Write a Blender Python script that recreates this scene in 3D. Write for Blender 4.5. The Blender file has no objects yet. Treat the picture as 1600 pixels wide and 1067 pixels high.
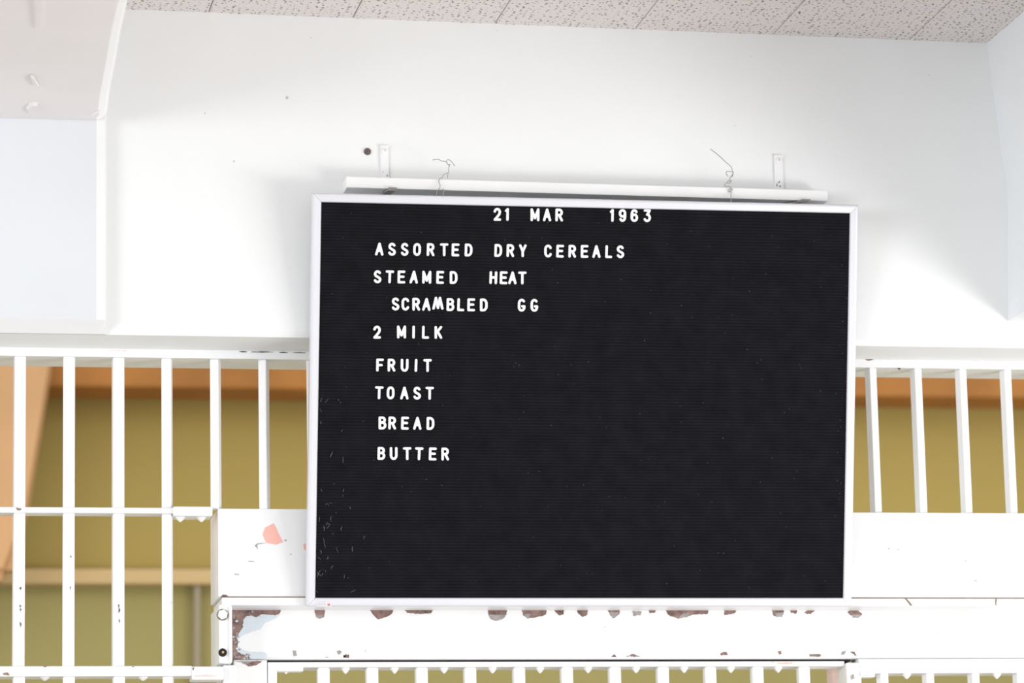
import bpy, bmesh, math, random
from mathutils import Vector, Matrix

SC = bpy.context.scene
COL = SC.collection
random.seed(7)

# ---------------------------------------------------------------- camera
CAM = Vector((-0.3639, -7.4027, -1.0742))
RT = Vector((0.9831, -0.1821, -0.0204)).normalized()
FW = Vector((0.1827, 0.9652, 0.1872)).normalized()
UP = RT.cross(FW).normalized()
RT = FW.cross(UP).normalized()
FPX = 5636.0
cd = bpy.data.cameras.new('camera')
cam = bpy.data.objects.new('camera', cd)
COL.objects.link(cam)
cam.matrix_world = Matrix.Translation(CAM) @ Matrix((RT, UP, -FW)).transposed().to_4x4()
cd.sensor_width = 36.0
cd.lens = FPX / 1600 * 36.0
cd.clip_start = 0.1
cd.dof.use_dof = True
cd.dof.focus_distance = 7.5
cd.dof.aperture_fstop = 2.8
SC.camera = cam


def at(x, y, Y):
    """the point of the vertical plane at depth Y that the photograph shows at x, y"""
    d = RT * ((x - 800) / FPX) + UP * ((533.5 - y) / FPX) + FW
    return CAM + d * ((Y - CAM.y) / d.y)


# ---------------------------------------------------------------- light
SC.view_settings.view_transform = 'Standard'
SC.view_settings.look = 'None'
SC.view_settings.gamma = 1.0
SC.view_settings.use_curve_mapping = False
SC.view_settings.exposure = 0.38

world = bpy.data.worlds.new('world')
SC.world = world
world.use_nodes = True
wb = world.node_tree.nodes['Background']
wb.inputs[0].default_value = (0.97, 0.985, 1.0, 1)
wb.inputs[1].default_value = 0.89


def area(name, loc, target, sx, sy, power, col):
    l = bpy.data.lights.new(name, 'AREA')
    l.shape = 'RECTANGLE'
    l.size, l.size_y = sx, sy
    l.energy = power
    l.color = col
    o = bpy.data.objects.new(name, l)
    COL.objects.link(o)
    o.location = loc
    o.rotation_euler = (Vector(target) - Vector(loc)).to_track_quat('-Z', 'Y').to_euler()
    return o


area('window_light', (4.8, -3.7, -1.62), (0.8, 0.0, 0.3), 3.0, 0.9, 112, (1.0, 0.99, 0.97))
area('opposite_window_light', (-5.5, -5.5, 0.2), (1.5, 0.0, 0.3), 3.0, 2.0, 150, (0.93, 0.97, 1.0))
area('back_room_fill', (0.9, 0.5, 1.3), (1.0, 3.2, -0.3), 4.5, 1.0, 17, (1.0, 0.96, 0.86))  # added fill to brighten the room behind the bars, no lamp seen there


# ---------------------------------------------------------------- materials
def mat(name, col, rough=0.5, metal=0.0, spec=0.4, nscale=0, namt=0.0, bump=0.0, bscale=60, specks=None):
    m = bpy.data.materials.new(name)
    m.use_nodes = True
    nt = m.node_tree
    b = nt.nodes['Principled BSDF']
    b.inputs['Roughness'].default_value = rough
    b.inputs['Metallic'].default_value = metal
    b.inputs['Specular IOR Level'].default_value = spec
    tc = nt.nodes.new('ShaderNodeTexCoord')
    c4 = (*col, 1)
    sock = None
    if nscale:
        n = nt.nodes.new('ShaderNodeTexNoise')
        n.inputs['Scale'].default_value = nscale
        n.inputs['Detail'].default_value = 5
        nt.links.new(tc.outputs['Object'], n.inputs['Vector'])
        r = nt.nodes.new('ShaderNodeMapRange')
        r.inputs[1].default_value = 0.3
        r.inputs[2].default_value = 0.7
        r.inputs[3].default_value = 1 - namt
        r.inputs[4].default_value = 1 + namt * 0.4
        nt.links.new(n.outputs['Fac'], r.inputs[0])
        mx = nt.nodes.new('ShaderNodeMix')
        mx.data_type = 'RGBA'
        mx.blend_type = 'MULTIPLY'
        mx.inputs[0].default_value = 1
        mx.inputs[6].default_value = c4
        nt.links.new(r.outputs[0], mx.inputs[7])
        sock = mx.outputs[2]
    if specks:
        scale, size, sc = specks
        v = nt.nodes.new('ShaderNodeTexVoronoi')
        v.inputs['Scale'].default_value = scale
        nt.links.new(tc.outputs['Object'], v.inputs['Vector'])
        n2 = nt.nodes.new('ShaderNodeTexNoise')
        n2.inputs['Scale'].default_value = scale * 3
        nt.links.new(tc.outputs['Object'], n2.inputs['Vector'])
        ad = nt.nodes.new('ShaderNodeMath')
        ad.operation = 'MULTIPLY_ADD'
        nt.links.new(n2.outputs['Fac'], ad.inputs[0])
        ad.inputs[1].default_value = size * 1.2
        nt.links.new(v.outputs['Distance'], ad.inputs[2])
        lt = nt.nodes.new('ShaderNodeMath')
        lt.operation = 'LESS_THAN'
        lt.inputs[1].default_value = size * 1.5
        nt.links.new(ad.outputs[0], lt.inputs[0])
        mx2 = nt.nodes.new('ShaderNodeMix')
        mx2.data_type = 'RGBA'
        nt.links.new(lt.outputs[0], mx2.inputs[0])
        if sock:
            nt.links.new(sock, mx2.inputs[6])
        else:
            mx2.inputs[6].default_value = c4
        mx2.inputs[7].default_value = (*sc, 1)
        sock = mx2.outputs[2]
    if sock:
        nt.links.new(sock, b.inputs['Base Color'])
    else:
        b.inputs['Base Color'].default_value = c4
    if bump:
        n = nt.nodes.new('ShaderNodeTexNoise')
        n.inputs['Scale'].default_value = bscale
        n.inputs['Detail'].default_value = 3
        nt.links.new(tc.outputs['Object'], n.inputs['Vector'])
        bp = nt.nodes.new('ShaderNodeBump')
        bp.inputs['Strength'].default_value = bump
        bp.inputs['Distance'].default_value = 0.004
        nt.links.new(n.outputs['Fac'], bp.inputs['Height'])
        nt.links.new(bp.outputs[0], b.inputs['Normal'])
    return m


def ceiling_material():
    """white acoustic tile with random small punched holes"""
    m = mat('acoustic_tile', (0.78, 0.735, 0.72), 0.8, spec=0.2)
    nt = m.node_tree
    b = nt.nodes['Principled BSDF']
    tc = nt.nodes.new('ShaderNodeTexCoord')
    mp = nt.nodes.new('ShaderNodeMapping')
    mp.inputs['Scale'].default_value = (1, 1, 0)
    nt.links.new(tc.outputs['Object'], mp.inputs['Vector'])
    prev = None
    for sc, rad, off in ((72, 0.165, 0.0), (58, 0.12, 3.3)):
        mo = nt.nodes.new('ShaderNodeMapping')
        mo.inputs['Location'].default_value = (off, off * 0.7, 0)
        nt.links.new(mp.outputs[0], mo.inputs['Vector'])
        v = nt.nodes.new('ShaderNodeTexVoronoi')
        v.voronoi_dimensions = '2D'
        v.inputs['Scale'].default_value = sc
        v.inputs['Randomness'].default_value = 0.75
        nt.links.new(mo.outputs[0], v.inputs['Vector'])
        # each hole has its own width, some cells have none
        sep = nt.nodes.new('ShaderNodeSeparateColor')
        nt.links.new(v.outputs['Color'], sep.inputs[0])
        r = nt.nodes.new('ShaderNodeMath')
        r.operation = 'MULTIPLY'
        nt.links.new(sep.outputs[0], r.inputs[0])
        r.inputs[1].default_value = rad * 1.35
        lt = nt.nodes.new('ShaderNodeMath')
        lt.operation = 'LESS_THAN'
        nt.links.new(v.outputs['Distance'], lt.inputs[0])
        nt.links.new(r.outputs[0], lt.inputs[1])
        if prev is None:
            prev = lt.outputs[0]
        else:
            mxm = nt.nodes.new('ShaderNodeMath')
            mxm.operation = 'MAXIMUM'
            nt.links.new(prev, mxm.inputs[0])
            nt.links.new(lt.outputs[0], mxm.inputs[1])
            prev = mxm.outputs[0]
    mx = nt.nodes.new('ShaderNodeMix')
    mx.data_type = 'RGBA'
    nt.links.new(prev, mx.inputs[0])
    mx.inputs[6].default_value = (0.78, 0.735, 0.72, 1)
    mx.inputs[7].default_value = (0.20, 0.165, 0.155, 1)
    nt.links.new(mx.outputs[2], b.inputs['Base Color'])
    return m


M = {}
M['plaster'] = mat('white_plaster', (0.845, 0.86, 0.86), 0.6, spec=0.25, nscale=2.5, namt=0.025, bump=0.12, bscale=14, specks=(7, 0.02, (0.62, 0.6, 0.58)))
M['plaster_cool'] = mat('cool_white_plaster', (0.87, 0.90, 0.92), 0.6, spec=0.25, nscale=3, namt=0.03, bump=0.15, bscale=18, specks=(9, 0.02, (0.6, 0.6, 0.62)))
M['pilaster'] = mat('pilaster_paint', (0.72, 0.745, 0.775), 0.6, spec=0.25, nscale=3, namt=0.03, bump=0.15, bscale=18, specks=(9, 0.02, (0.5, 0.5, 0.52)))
M['pale_spot'] = mat('grey_wall_mark', (0.56, 0.55, 0.55), 0.7)
M['lit_edge'] = mat('lit_edge_white', (0.94, 0.945, 0.95), 0.5)  # whiter strip on the beam's edge: light from the right put into colour
M['beam_paint'] = mat('beam_paint', (0.85, 0.825, 0.82), 0.65, spec=0.2, nscale=3, namt=0.03, bump=0.2, bscale=20)
M['tile'] = ceiling_material()
M['paint'] = mat('white_gloss_paint', (0.87, 0.875, 0.88), 0.32, spec=0.45, nscale=9, namt=0.03, bump=0.12, bscale=70, specks=(16, 0.03, (0.55, 0.5, 0.47)))
M['paint_clean'] = mat('clean_white_paint', (0.88, 0.88, 0.87), 0.35, spec=0.45, nscale=6, namt=0.02, bump=0.1, bscale=40)
M['rust'] = mat('bare_rusty_primer', (0.29, 0.19, 0.17), 0.7, spec=0.2, nscale=70, namt=0.5, bump=0.4, bscale=120)
M['blue'] = mat('old_pale_blue_paint', (0.66, 0.73, 0.79), 0.5, nscale=30, namt=0.06)
M['grey_chip'] = mat('old_grey_paint', (0.37, 0.34, 0.33), 0.6, nscale=60, namt=0.25)
M['pink'] = mat('salmon_undercoat', (0.90, 0.48, 0.41), 0.55, nscale=20, namt=0.04)
M['pale_pink'] = mat('pale_pink_undercoat', (0.86, 0.66, 0.62), 0.55, nscale=40, namt=0.1)
M['crevice'] = mat('grime_and_gap_shade', (0.035, 0.03, 0.03), 0.9, spec=0.1)  # also stands in for the shade in the gap under the beam
M['stain'] = mat('brown_stain', (0.30, 0.22, 0.17), 0.8, nscale=50, namt=0.3)
M['frame'] = mat('satin_aluminium', (0.74, 0.74, 0.785), 0.34, metal=0.25, spec=0.5)
M['felt'] = mat('black_felt', (0.0126, 0.013, 0.016), 0.95, spec=0.08, nscale=25, namt=0.25)
M['lint'] = mat('grey_lint', (0.15, 0.15, 0.16), 1.0, spec=0.1)
M['letter'] = mat('white_plastic', (0.93, 0.93, 0.94), 0.35, spec=0.5)
M['wire'] = mat('galvanised_wire', (0.42, 0.41, 0.41), 0.4, metal=0.7)
M['wood_white'] = mat('painted_wood', (0.88, 0.885, 0.88), 0.4, nscale=12, namt=0.03, bump=0.1, bscale=40)
M['dark_hole'] = mat('rusted_plug', (0.15, 0.12, 0.115), 0.8, nscale=80, namt=0.4)
M['olive'] = mat('olive_wall_paint', (0.375, 0.285, 0.088), 0.8, spec=0.15, nscale=0.8, namt=0.05)
M['sage'] = mat('pale_sage_paint', (0.31, 0.27, 0.105), 0.8, spec=0.15, nscale=0.8, namt=0.08)
M['tan'] = mat('tan_painted_trim', (0.53, 0.38, 0.18), 0.7, nscale=2, namt=0.05)
M['brown_wood'] = mat('brown_timber', (0.40, 0.165, 0.034), 0.7, nscale=4, namt=0.25)
M['orange_wood'] = mat('orange_timber', (0.60, 0.345, 0.165), 0.7, nscale=3, namt=0.15)
M['pipe'] = mat('grey_conduit', (0.30, 0.255, 0.17), 0.6)
M['floor'] = mat('polished_concrete', (0.54, 0.50, 0.485), 0.5, nscale=2, namt=0.1)
M['sticker'] = mat('maker_label_paper', (0.80, 0.79, 0.80), 0.5)
M['ink'] = mat('grey_print', (0.36, 0.35, 0.36), 0.6)
M['red_ink'] = mat('red_print', (0.85, 0.20, 0.22), 0.6)
M['red_pale'] = mat('pale_red_print', (0.88, 0.62, 0.65), 0.6)


# ---------------------------------------------------------------- mesh helpers
def box(bm, x0, x1, y0, y1, z0, z1, bev=0.0, mi=0, mtx=None):
    vs = [bm.verts.new((x, y, z)) for x in (x0, x1) for y in (y0, y1) for z in (z0, z1)]
    fs = []
    for q in ((0, 1, 3, 2), (4, 6, 7, 5), (0, 4, 5, 1), (2, 3, 7, 6), (0, 2, 6, 4), (1, 5, 7, 3)):
        f = bm.faces.new([vs[i] for i in q])
        f.material_index = mi
        fs.append(f)
    if mtx is not None:
        for v in vs:
            v.co = mtx @ v.co
    if bev > 0:
        es = list({e for f in fs for e in f.edges})
        bmesh.ops.bevel(bm, geom=es, offset=bev, segments=2, affect='EDGES', profile=0.5, clamp_overlap=True)


def prism_x(bm, prof, x0, x1, mi=0):
    """a profile of (y, z) points swept along X, closed ends"""
    a = [bm.verts.new((x0, y, z)) for y, z in prof]
    b = [bm.verts.new((x1, y, z)) for y, z in prof]
    n = len(prof)
    for i in range(n):
        bm.faces.new((a[i], a[(i + 1) % n], b[(i + 1) % n], b[i])).material_index = mi
    bm.faces.new(a[::-1]).material_index = mi
    bm.faces.new(b).material_index = mi


def tube(bm, pts, r, n=8, cap=True, mi=0):
    pts = [Vector(p) for p in pts]
    rings = []
    up = None
    for i, p in enumerate(pts):
        t = (pts[min(i + 1, len(pts) - 1)] - pts[max(i - 1, 0)]).normalized()
        if up is None:
            up = t.orthogonal().normalized()
        else:
            up = (up - t * up.dot(t)).normalized()
        w = t.cross(up)
        rr = r[i] if isinstance(r, (list, tuple)) else r
        rings.append([bm.verts.new(p + (up * math.cos(2 * math.pi * k / n) + w * math.sin(2 * math.pi * k / n)) * rr) for k in range(n)])
    for a, b in zip(rings, rings[1:]):
        for k in range(n):
            bm.faces.new((a[k], a[(k + 1) % n], b[(k + 1) % n], b[k])).material_index = mi
    if cap:
        bm.faces.new(rings[0][::-1]).material_index = mi
        bm.faces.new(rings[-1]).material_index = mi


def smooth_path(pts, k=5):
    pts = [Vector(p) for p in pts]
    out = []
    n = len(pts)
    for i in range(n - 1):
        p0, p1, p2, p3 = pts[max(i - 1, 0)], pts[i], pts[i + 1], pts[min(i + 2, n - 1)]
        for j in range(k):
            t = j / k
            out.append(0.5 * ((2 * p1) + (p2 - p0) * t + (2 * p0 - 5 * p1 + 4 * p2 - p3) * t * t + (3 * p1 - p0 - 3 * p2 + p3) * t ** 3))
    out.append(pts[-1])
    return out


def ragged(poly, amp, step):
    """a traced outline made uneven like a flaked paint edge"""
    out = []
    n = len(poly)
    for i in range(n):
        a, b = Vector(poly[i]), Vector(poly[(i + 1) % n])
        k = max(1, int((b - a).length / step))
        for j in range(k):
            p = a.lerp(b, j / k)
            out.append((p.x + random.uniform(-amp, amp), p.y + random.uniform(-amp, amp)))
    return out


def patch(bm, poly, Y, lift, mi, amp=0.8, step=3.0):
    """a patch where paint has come off: outline given in photo pixels on the plane Y, a fraction of a millimetre proud"""
    pts = ragged(poly, amp, step) if amp else poly
    vs = [bm.verts.new(at(x, y, Y) + Vector((0, -lift, 0))) for x, y in pts]
    f = bm.faces.new(vs)
    f.material_index = mi
    f.normal_update()
    if f.normal.y > 0:
        f.normal_flip()
    res = bmesh.ops.extrude_face_region(bm, geom=[f])
    for v in res['geom']:
        if isinstance(v, bmesh.types.BMVert):
            v.co.y -= 0.0002
    bmesh.ops.triangulate(bm, faces=[g for g in res['geom'] if isinstance(g, bmesh.types.BMFace)])


INV = {}


def empty(name, loc, label, cat, group=None, mtx=None):
    o = bpy.data.objects.new(name, None)
    o.empty_display_size = 0.05
    COL.objects.link(o)
    m = mtx if mtx is not None else Matrix.Translation(Vector(loc))
    o.matrix_world = m
    INV[o.name] = m.inverted()
    o['label'] = label
    o['category'] = cat
    if group:
        o['group'] = group
    return o


def build(name, bm, mats, parent=None, local=False, smooth=False, **props):
    if not isinstance(mats, (list, tuple)):
        mats = [mats]
    me = bpy.data.meshes.new(name)
    bmesh.ops.recalc_face_normals(bm, faces=bm.faces[:])
    o = bpy.data.objects.new(name, me)
    COL.objects.link(o)
    if parent is not None:
        if not local:
            # an object under a part keeps the frame of its thing
            bmesh.ops.transform(bm, matrix=INV[parent.name], verts=bm.verts[:])
        INV[o.name] = INV[parent.name]
        o.parent = parent
    elif not local:
        zs = min(v.co.z for v in bm.verts)
        c = Vector((sum(v.co.x for v in bm.verts) / len(bm.verts), sum(v.co.y for v in bm.verts) / len(bm.verts), zs))
        bmesh.ops.translate(bm, verts=bm.verts[:], vec=-c)
        o.location = c
        INV[o.name] = Matrix.Translation(-c)
    bm.to_mesh(me)
    bm.free()
    for m in mats:
        me.materials.append(M[m])
    if smooth:
        for p in me.polygons:
            p.use_smooth = True
    for k, v in props.items():
        o[k] = v
    return o


def struct(name, bm, mats, label=None, **kw):
    return build(name, bm, mats, kind='structure', **({'label': label} if label else {}), **kw)


# ---------------------------------------------------------------- the room
YW = -0.115            # face of the wall above the bars
YP = -0.155            # face of the pilaster on the left
ZC = 1.027             # ceiling
zwb = at(300, 524, YW).z
zrt = at(200, 549.5, 0.0).z      # top of the top rail
XR1 = at(1541.8, 67, YW).x
XR2 = at(1574, 290, YW).x
XR3 = at(1575, 500, YW).x

# upper wall: its lower edge slopes back to the rail of the bars
bm = bmesh.new()
prism_x(bm, [(YW, ZC + 0.15), (YW, zwb + 0.012), (YW + 0.006, zwb), (-0.012, zrt + 0.006), (0.02, zrt + 0.003), (0.16, zrt + 0.003), (0.16, ZC + 0.15)], -2.5, 4.5)
for (px, py, q) in ((448.5, 152.5, 2.6), (777, 48, 0.8), (486, 59, 0.8), (1149, 196, 0.7), (1174, 87.5, 0.8), (1452, 117, 0.9), (1224.5, 100.5, 0.6), (320, 177, 1.2)):
    patch(bm, [(px - q, py), (px - q * 0.3, py - q * 1.2), (px + q, py - q * 0.3), (px + q * 0.6, py + q), (px - q * 0.5, py + q * 1.1)], YW, 0.0001, 1, 0, 3)
wall = struct('wall_back', bm, ['plaster', 'pale_spot'], 'white plastered wall above the bars, behind the menu board')

# ceiling of square acoustic tiles
bm = bmesh.new()
P0 = 0.3832
for i in range(-4, 8):
    for j in range(0, 8):
        x0 = P0 + i * 0.305
        y1 = YW + 0.002 - j * 0.305
        box(bm, x0 + 0.0009, x0 + 0.3041, y1 - 0.3041, y1 - 0.0002, ZC, ZC + 0.018, bev=0.0026)
box(bm, P0 - 4 * 0.305, P0 + 8 * 0.305, YW - 2.44, YW, ZC + 0.012, ZC + 0.03)
ceil = struct('ceiling', bm, 'tile', 'ceiling of perforated acoustic tiles')
for v in ceil.data.vertices:      # the photo's ceiling line falls slightly to the right
    v.co.z -= 0.0085 * (v.co.x + ceil.location.x - 1.0)

# left pilaster with a deep beam coming forward over it
xp = at(167.5, 260, YP).x
zpb = at(80, 498, YP).z
zpb2 = at(80, 521, YW).z
ch = 0.022
bm = bmesh.new()
prof = [(-2.5, YW + 0.02), (-2.5, YP), (xp - ch, YP), (xp - 0.004, YP + 0.006), (xp, YP + 0.016), (xp, YW + 0.02)]
zs_top = at(80, 186, YP).z
bot = [bm.verts.new((x, y, zpb if y < YW else zpb2)) for x, y in prof]
low = [bm.verts.new((x, max(y, YW - 0.001), zpb2)) for x, y in prof]
top = [bm.verts.new((x, y, ZC + 0.1)) for x, y in prof]
n = len(prof)
for i in range(n):
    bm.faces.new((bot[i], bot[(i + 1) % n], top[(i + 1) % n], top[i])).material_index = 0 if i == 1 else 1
    bm.faces.new((low[i], low[(i + 1) % n], bot[(i + 1) % n], bot[i])).material_index = 1  # lower slope whiter: light coming up from the floor put into its colour
bm.faces.new(low)
bm.faces.new(top)
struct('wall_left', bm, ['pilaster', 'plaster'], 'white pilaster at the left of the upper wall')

bm = bmesh.new()
secs = []
for k, off, dz in ((0.001, -0.001, 0.0), (0.1, -0.005, 0.0), (0.2, -0.0085, 0.002), (0.4, -0.0128, 0.004), (0.6, -0.0185, 0.006), (0.8, -0.0205, 0.01), (1.4, -0.0205, 0.025), (2.4, -0.0205, 0.05)):
    Y = YP - k
    xe = xp + off
    z = zs_top + dz
    c = 0.021
    secs.append([bm.verts.new(p) for p in ((-2.5, Y, ZC + 0.1), (-2.5, Y, z), (xe - c, Y, z), (xe - c * 0.35, Y, z + c * 0.3), (xe, Y, z + c * 0.9), (xe + 0.004, Y, ZC + 0.1))])
for a, b in zip(secs, secs[1:]):
    for i in range(6):
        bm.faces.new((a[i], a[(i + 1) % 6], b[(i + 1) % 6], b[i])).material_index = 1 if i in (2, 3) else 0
bm.faces.new(secs[0])
bm.faces.new(secs[-1][::-1])


def soffit(x, y):
    d = RT * ((x - 800) / FPX) + UP * ((533.5 - y) / FPX) + FW
    return CAM + d * ((zs_top + 0.0005 - CAM.z) / d.z)


# flakes and a drip of filler on the soffit
for poly, h in (([(47, 118), (52, 117), (58, 128), (61, 133), (57, 134), (50, 126)], 0.004),
                ([(40, 168), (46, 161), (52, 159), (60, 160), (55, 170), (53, 178), (46, 175)], 0.006),
                ([(66, 0), (71, 0), (70, 20), (66, 48), (63, 48), (65, 22)], 0.003),
                ([(142, 178), (150, 174), (156, 172), (155, 180)], 0.004)):
    lo = [bm.verts.new(soffit(*p)) for p in poly]
    cc = sum((v.co for v in lo), Vector()) / len(lo)
    hi = [bm.verts.new(cc.lerp(v.co, 0.75) + Vector((0, 0, -h))) for v in lo]
    for i in range(len(lo)):
        bm.faces.new((lo[i], lo[(i + 1) % len(lo)], hi[(i + 1) % len(lo)], hi[i]))
    bm.faces.new(hi)
    bm.faces.new(lo[::-1])
struct('trim_1', bm, ['beam_paint', 'lit_edge'], 'painted concrete beam at the top left, seen from below')

# right: the beam whose left face closes the recess, with a short pilaster under it
z2 = at(1574, 290, YW).z
z3 = at(1575, 502, YW).z
bm = bmesh.new()
profx = [(XR1, ZC + 0.1), (XR1, ZC - 0.005), (XR1 + (XR2 - XR1) * 0.62, z2 + 0.10), (XR2, z2), (XR2 - 0.004, z2 - 0.12), (XR3, z3), (XR3 + 0.5, z3 - 0.01), (XR3 + 0.5, ZC + 0.1)]
a = [bm.verts.new((x, YW + 0.01, z)) for x, z in profx]
b = [bm.verts.new((x, YW - 3.2, z)) for x, z in profx]
n = len(profx)
for i in range(n):
    bm.faces.new((a[i], a[(i + 1) % n], b[(i + 1) % n], b[i]))
bm.faces.new(a[::-1])
bm.faces.new(b)
struct('wall_right', bm, 'plaster_cool', 'white side wall at the right of the recess')

# floor of the hall, out of sight below
bm = bmesh.new()
box(bm, -6, 8, -9.5, 3.4, -2.78, -2.68)
struct('floor', bm, 'floor', 'pale concrete floor')

# ---------------------------------------------------------------- room behind the bars
YB = 3.0
zt = at(150, 897, YB - 0.05)
bm = bmesh.new()
box(bm, -5, 7, YB, YB + 0.1, at(150, 897, YB).z, 3.0)
struct('wall_rear', bm, 'olive', 'olive wall of the room behind the bars')
bm = bmesh.new()
box(bm, -5, 7, YB, YB + 0.1, -2.68, at(150, 897, YB).z - 0.001)
struct('wall_rear_lower', bm, 'sage', 'paler green lower wall behind the bars')
bm = bmesh.new()
box(bm, -5, 7, YB - 0.06, YB - 0.001, at(150, 912, YB - 0.06).z, at(150, 888, YB - 0.06).z, bev=0.006)
struct('trim_2', bm, 'tan', 'tan painted rail across the rear wall')
bm = bmesh.new()
z0 = at(250, 606, YB - 0.2).z
box(bm, -5, 7, YB - 0.2, YB - 0.002, z0, z0 + 0.35, bev=0.01)
rear_beam = build('timber_beam', bm, 'brown_wood', label='brown timber beam across the top of the room behind the bars', category='beam')
bm = bmesh.new()
YO = YB - 0.35
A0, A1 = at(76, 570, YO), at(40, 790, YO)
A2 = at(18, 905, YO)
pts = [(A0.x + 0.02, A0.z + 0.12), (A0.x, A0.z), (A1.x, A1.z), (A2.x, A2.z), (A2.x - 0.7, A2.z), (A0.x - 0.7, A0.z + 0.12)]
f_ = [bm.verts.new((x, YO, z)) for x, z in pts]
g_ = [bm.verts.new((x + 0.015, YO + 0.13, z)) for x, z in pts]
n = len(pts)
for i in range(n):
    bm.faces.new((f_[i], f_[(i + 1) % n], g_[(i + 1) % n], g_[i]))
bm.faces.new(f_)
bm.faces.new(g_[::-1])
bmesh.ops.bevel(bm, geom=bm.edges[:], offset=0.03, segments=2, affect='EDGES')
build('timber_brace', bm, 'orange_wood', label='orange-brown slanting timber behind the bars at the far left', category='timber')
bm = bmesh.new()
pa, pb = at(308, 912, YB - 0.03), at(307, 1150, YB - 0.03)
tube(bm, [pa, pb], 0.011, 12)
build('conduit', bm, 'pipe', smooth=False, label='thin grey vertical pipe on the rear wall below the tan rail', category='pipe')

# ---------------------------------------------------------------- bar grille above and left
PB = 0.1016
zrail_b = at(240, 559.3, 0).z        # bottom edge of the top rail
zplate = at(345, 795, 0).z           # top edge of the header panel
xs = [PB * n for n in range(-1, 24)]
grille = empty('bar_grille', (0.9, 0.0, zplate), 'white painted steel bar grille behind the board and down the left side', 'grille')
bm = bmesh.new()
box(bm, -0.6, 3.0, -0.004, 0.115, zrail_b, zrt + 0.006, bev=0.002)
for xa_, xb_ in ((374, 386), (392, 427), (436, 450), (458, 478)):
    ya_ = 548.9 + (xa_ - 374) * 0.0145
    patch(bm, [(xa_, ya_ + 0.4), ((xa_ + xb_) / 2, ya_ + 0.1), (xb_, ya_ + 0.6), (xb_, ya_ + 1.3), ((xa_ + xb_) / 2, ya_ + 1.6), (xa_, ya_ + 1.0)], -0.004, 0.0001, 1, 0.25, 4)
patch(bm, [(1352, 562), (1362, 559), (1366, 561), (1356, 564)], -0.004, 0.0001, 2, 0.5, 3)
patch(bm, [(1408, 575.5), (1402, 575), (1405, 578)], -0.004, 0.0001, 1, 0.3, 3)
for poly in ([(1352, 560.5), (1364, 559), (1371, 560.5), (1358, 562.5)], [(1383, 561.5), (1392, 559.5), (1405, 560.5), (1392, 562)], [(1420, 561.5), (1428, 560), (1440, 561.5), (1430, 562.5)],
             [(1446, 562), (1462, 561.5), (1460, 563)], [(1515, 564), (1532, 562.5), (1528, 564.5)], [(1540, 564), (1570, 563.5), (1566, 565)], [(168, 547), (200, 547.6), (198, 548.4), (172, 548)]):
    patch(bm, poly, -0.004, 0.0001, 3, 0.5, 3)
build('top_rail', bm, ['paint', 'crevice', 'stain', 'pale_pink'], grille)

zcr1, zcr0 = at(130, 792.5, -0.003).z, at(130, 801.5, -0.003).z
zlr1, zlr0 = at(130, 1040.5, -0.005).z, at(130, 1056.5, -0.005).z


def bar_bm(x, z0, z1, ang, w=0.0252):
    b = bmesh.new()
    a = math.radians(ang)
    s = w / (abs(math.cos(a)) + abs(math.sin(a)))
    m = Matrix.Translation((x, w / 2, 0)) @ Matrix.Rotation(a, 4, 'Z')
    box(b, -s / 2, s / 2, -s / 2, s / 2, z0, z1, bev=0.0022, mtx=m)
    return b


ANG = {0: 4, 1: -2, 2: 3, 3: -14, 4: -22, 5: -29, 6: -12, 18: 24, 19: 22, 20: 26, 21: 24}
CH = {0: [[(30.5, 918), (33.5, 917), (32, 923)], [(30.5, 945), (33.5, 946), (31.5, 950)], [(31.5, 950), (33.5, 952), (32, 956)], [(31, 971), (33.5, 974), (32.2, 981)]],
      1: [[(109, 868), (111.5, 869), (110.5, 872)], [(109.5, 917), (111, 916), (110, 923)]],
      2: [[(184.5, 945), (187, 944), (185.5, 950)], [(186, 949), (188, 953), (185.5, 958)], [(185.5, 966), (187.5, 969), (186.5, 974)]]}
for n in range(-1, 24):
    x = PB * n
    z1 = zrail_b + 0.0005
    z0 = zplate - 0.0005 if n >= 4 else zcr1 - 0.0005
    b = bar_bm(x, z0, z1, ANG.get(n, random.uniform(-15, 15)))
    build('bar', b, 'paint', grille)
    if n < 4:
        b = bar_bm(x, zlr1 - 0.0005, zcr0 + 0.0005, ANG.get(n, 0))
        for poly in CH.get(n, []):
            patch(b, poly, -0.0006, 0.0001, 1, 0.35, 2.0)
        build('bar', b, ['paint', 'dark_hole'], grille)
        b = bar_bm(x + 0.001, zlr1 - 0.45, zlr0 + 0.0005, ANG.get(n, 0))
        build('bar', b, 'paint', grille)

bm = bmesh.new()
xse = at(270, 798, 0).x
box(bm, -0.6, xse + 0.01, -0.003, 0.045, zcr0, zcr1, bev=0.0015)
patch(bm, [(24, 793), (34, 794), (33, 797), (27, 797)], -0.003, 0.0001, 1, 0.6, 3)
build('cross_rail', bm, ['paint', 'stain'], grille)


def nub(x, y, z, r, h):
    """conical bolt end hanging under a rail"""
    b = bmesh.new()
    tube(b, [(x, y, z + 0.004), (x, y, z - h * 0.25), (x, y, z - h * 0.7), (x, y, z - h)], [r, r, r * 0.55, r * 0.12], 10)
    return b


bm = bmesh.new()
xs1 = at(332, 798, -0.006).x
box(bm, xse, xs1, -0.010, 0.05, at(300, 806, -0.01).z, at(300, 791, -0.01).z, bev=0.003)
sleeve = build('sleeve', bm, 'paint_clean', grille)
for px in (282, 315):
    p = at(px, 806, 0.006)
    build('bolt', nub(p.x, 0.012, p.z, 0.0105, 0.012), 'paint_clean', sleeve, smooth=False)

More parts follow.
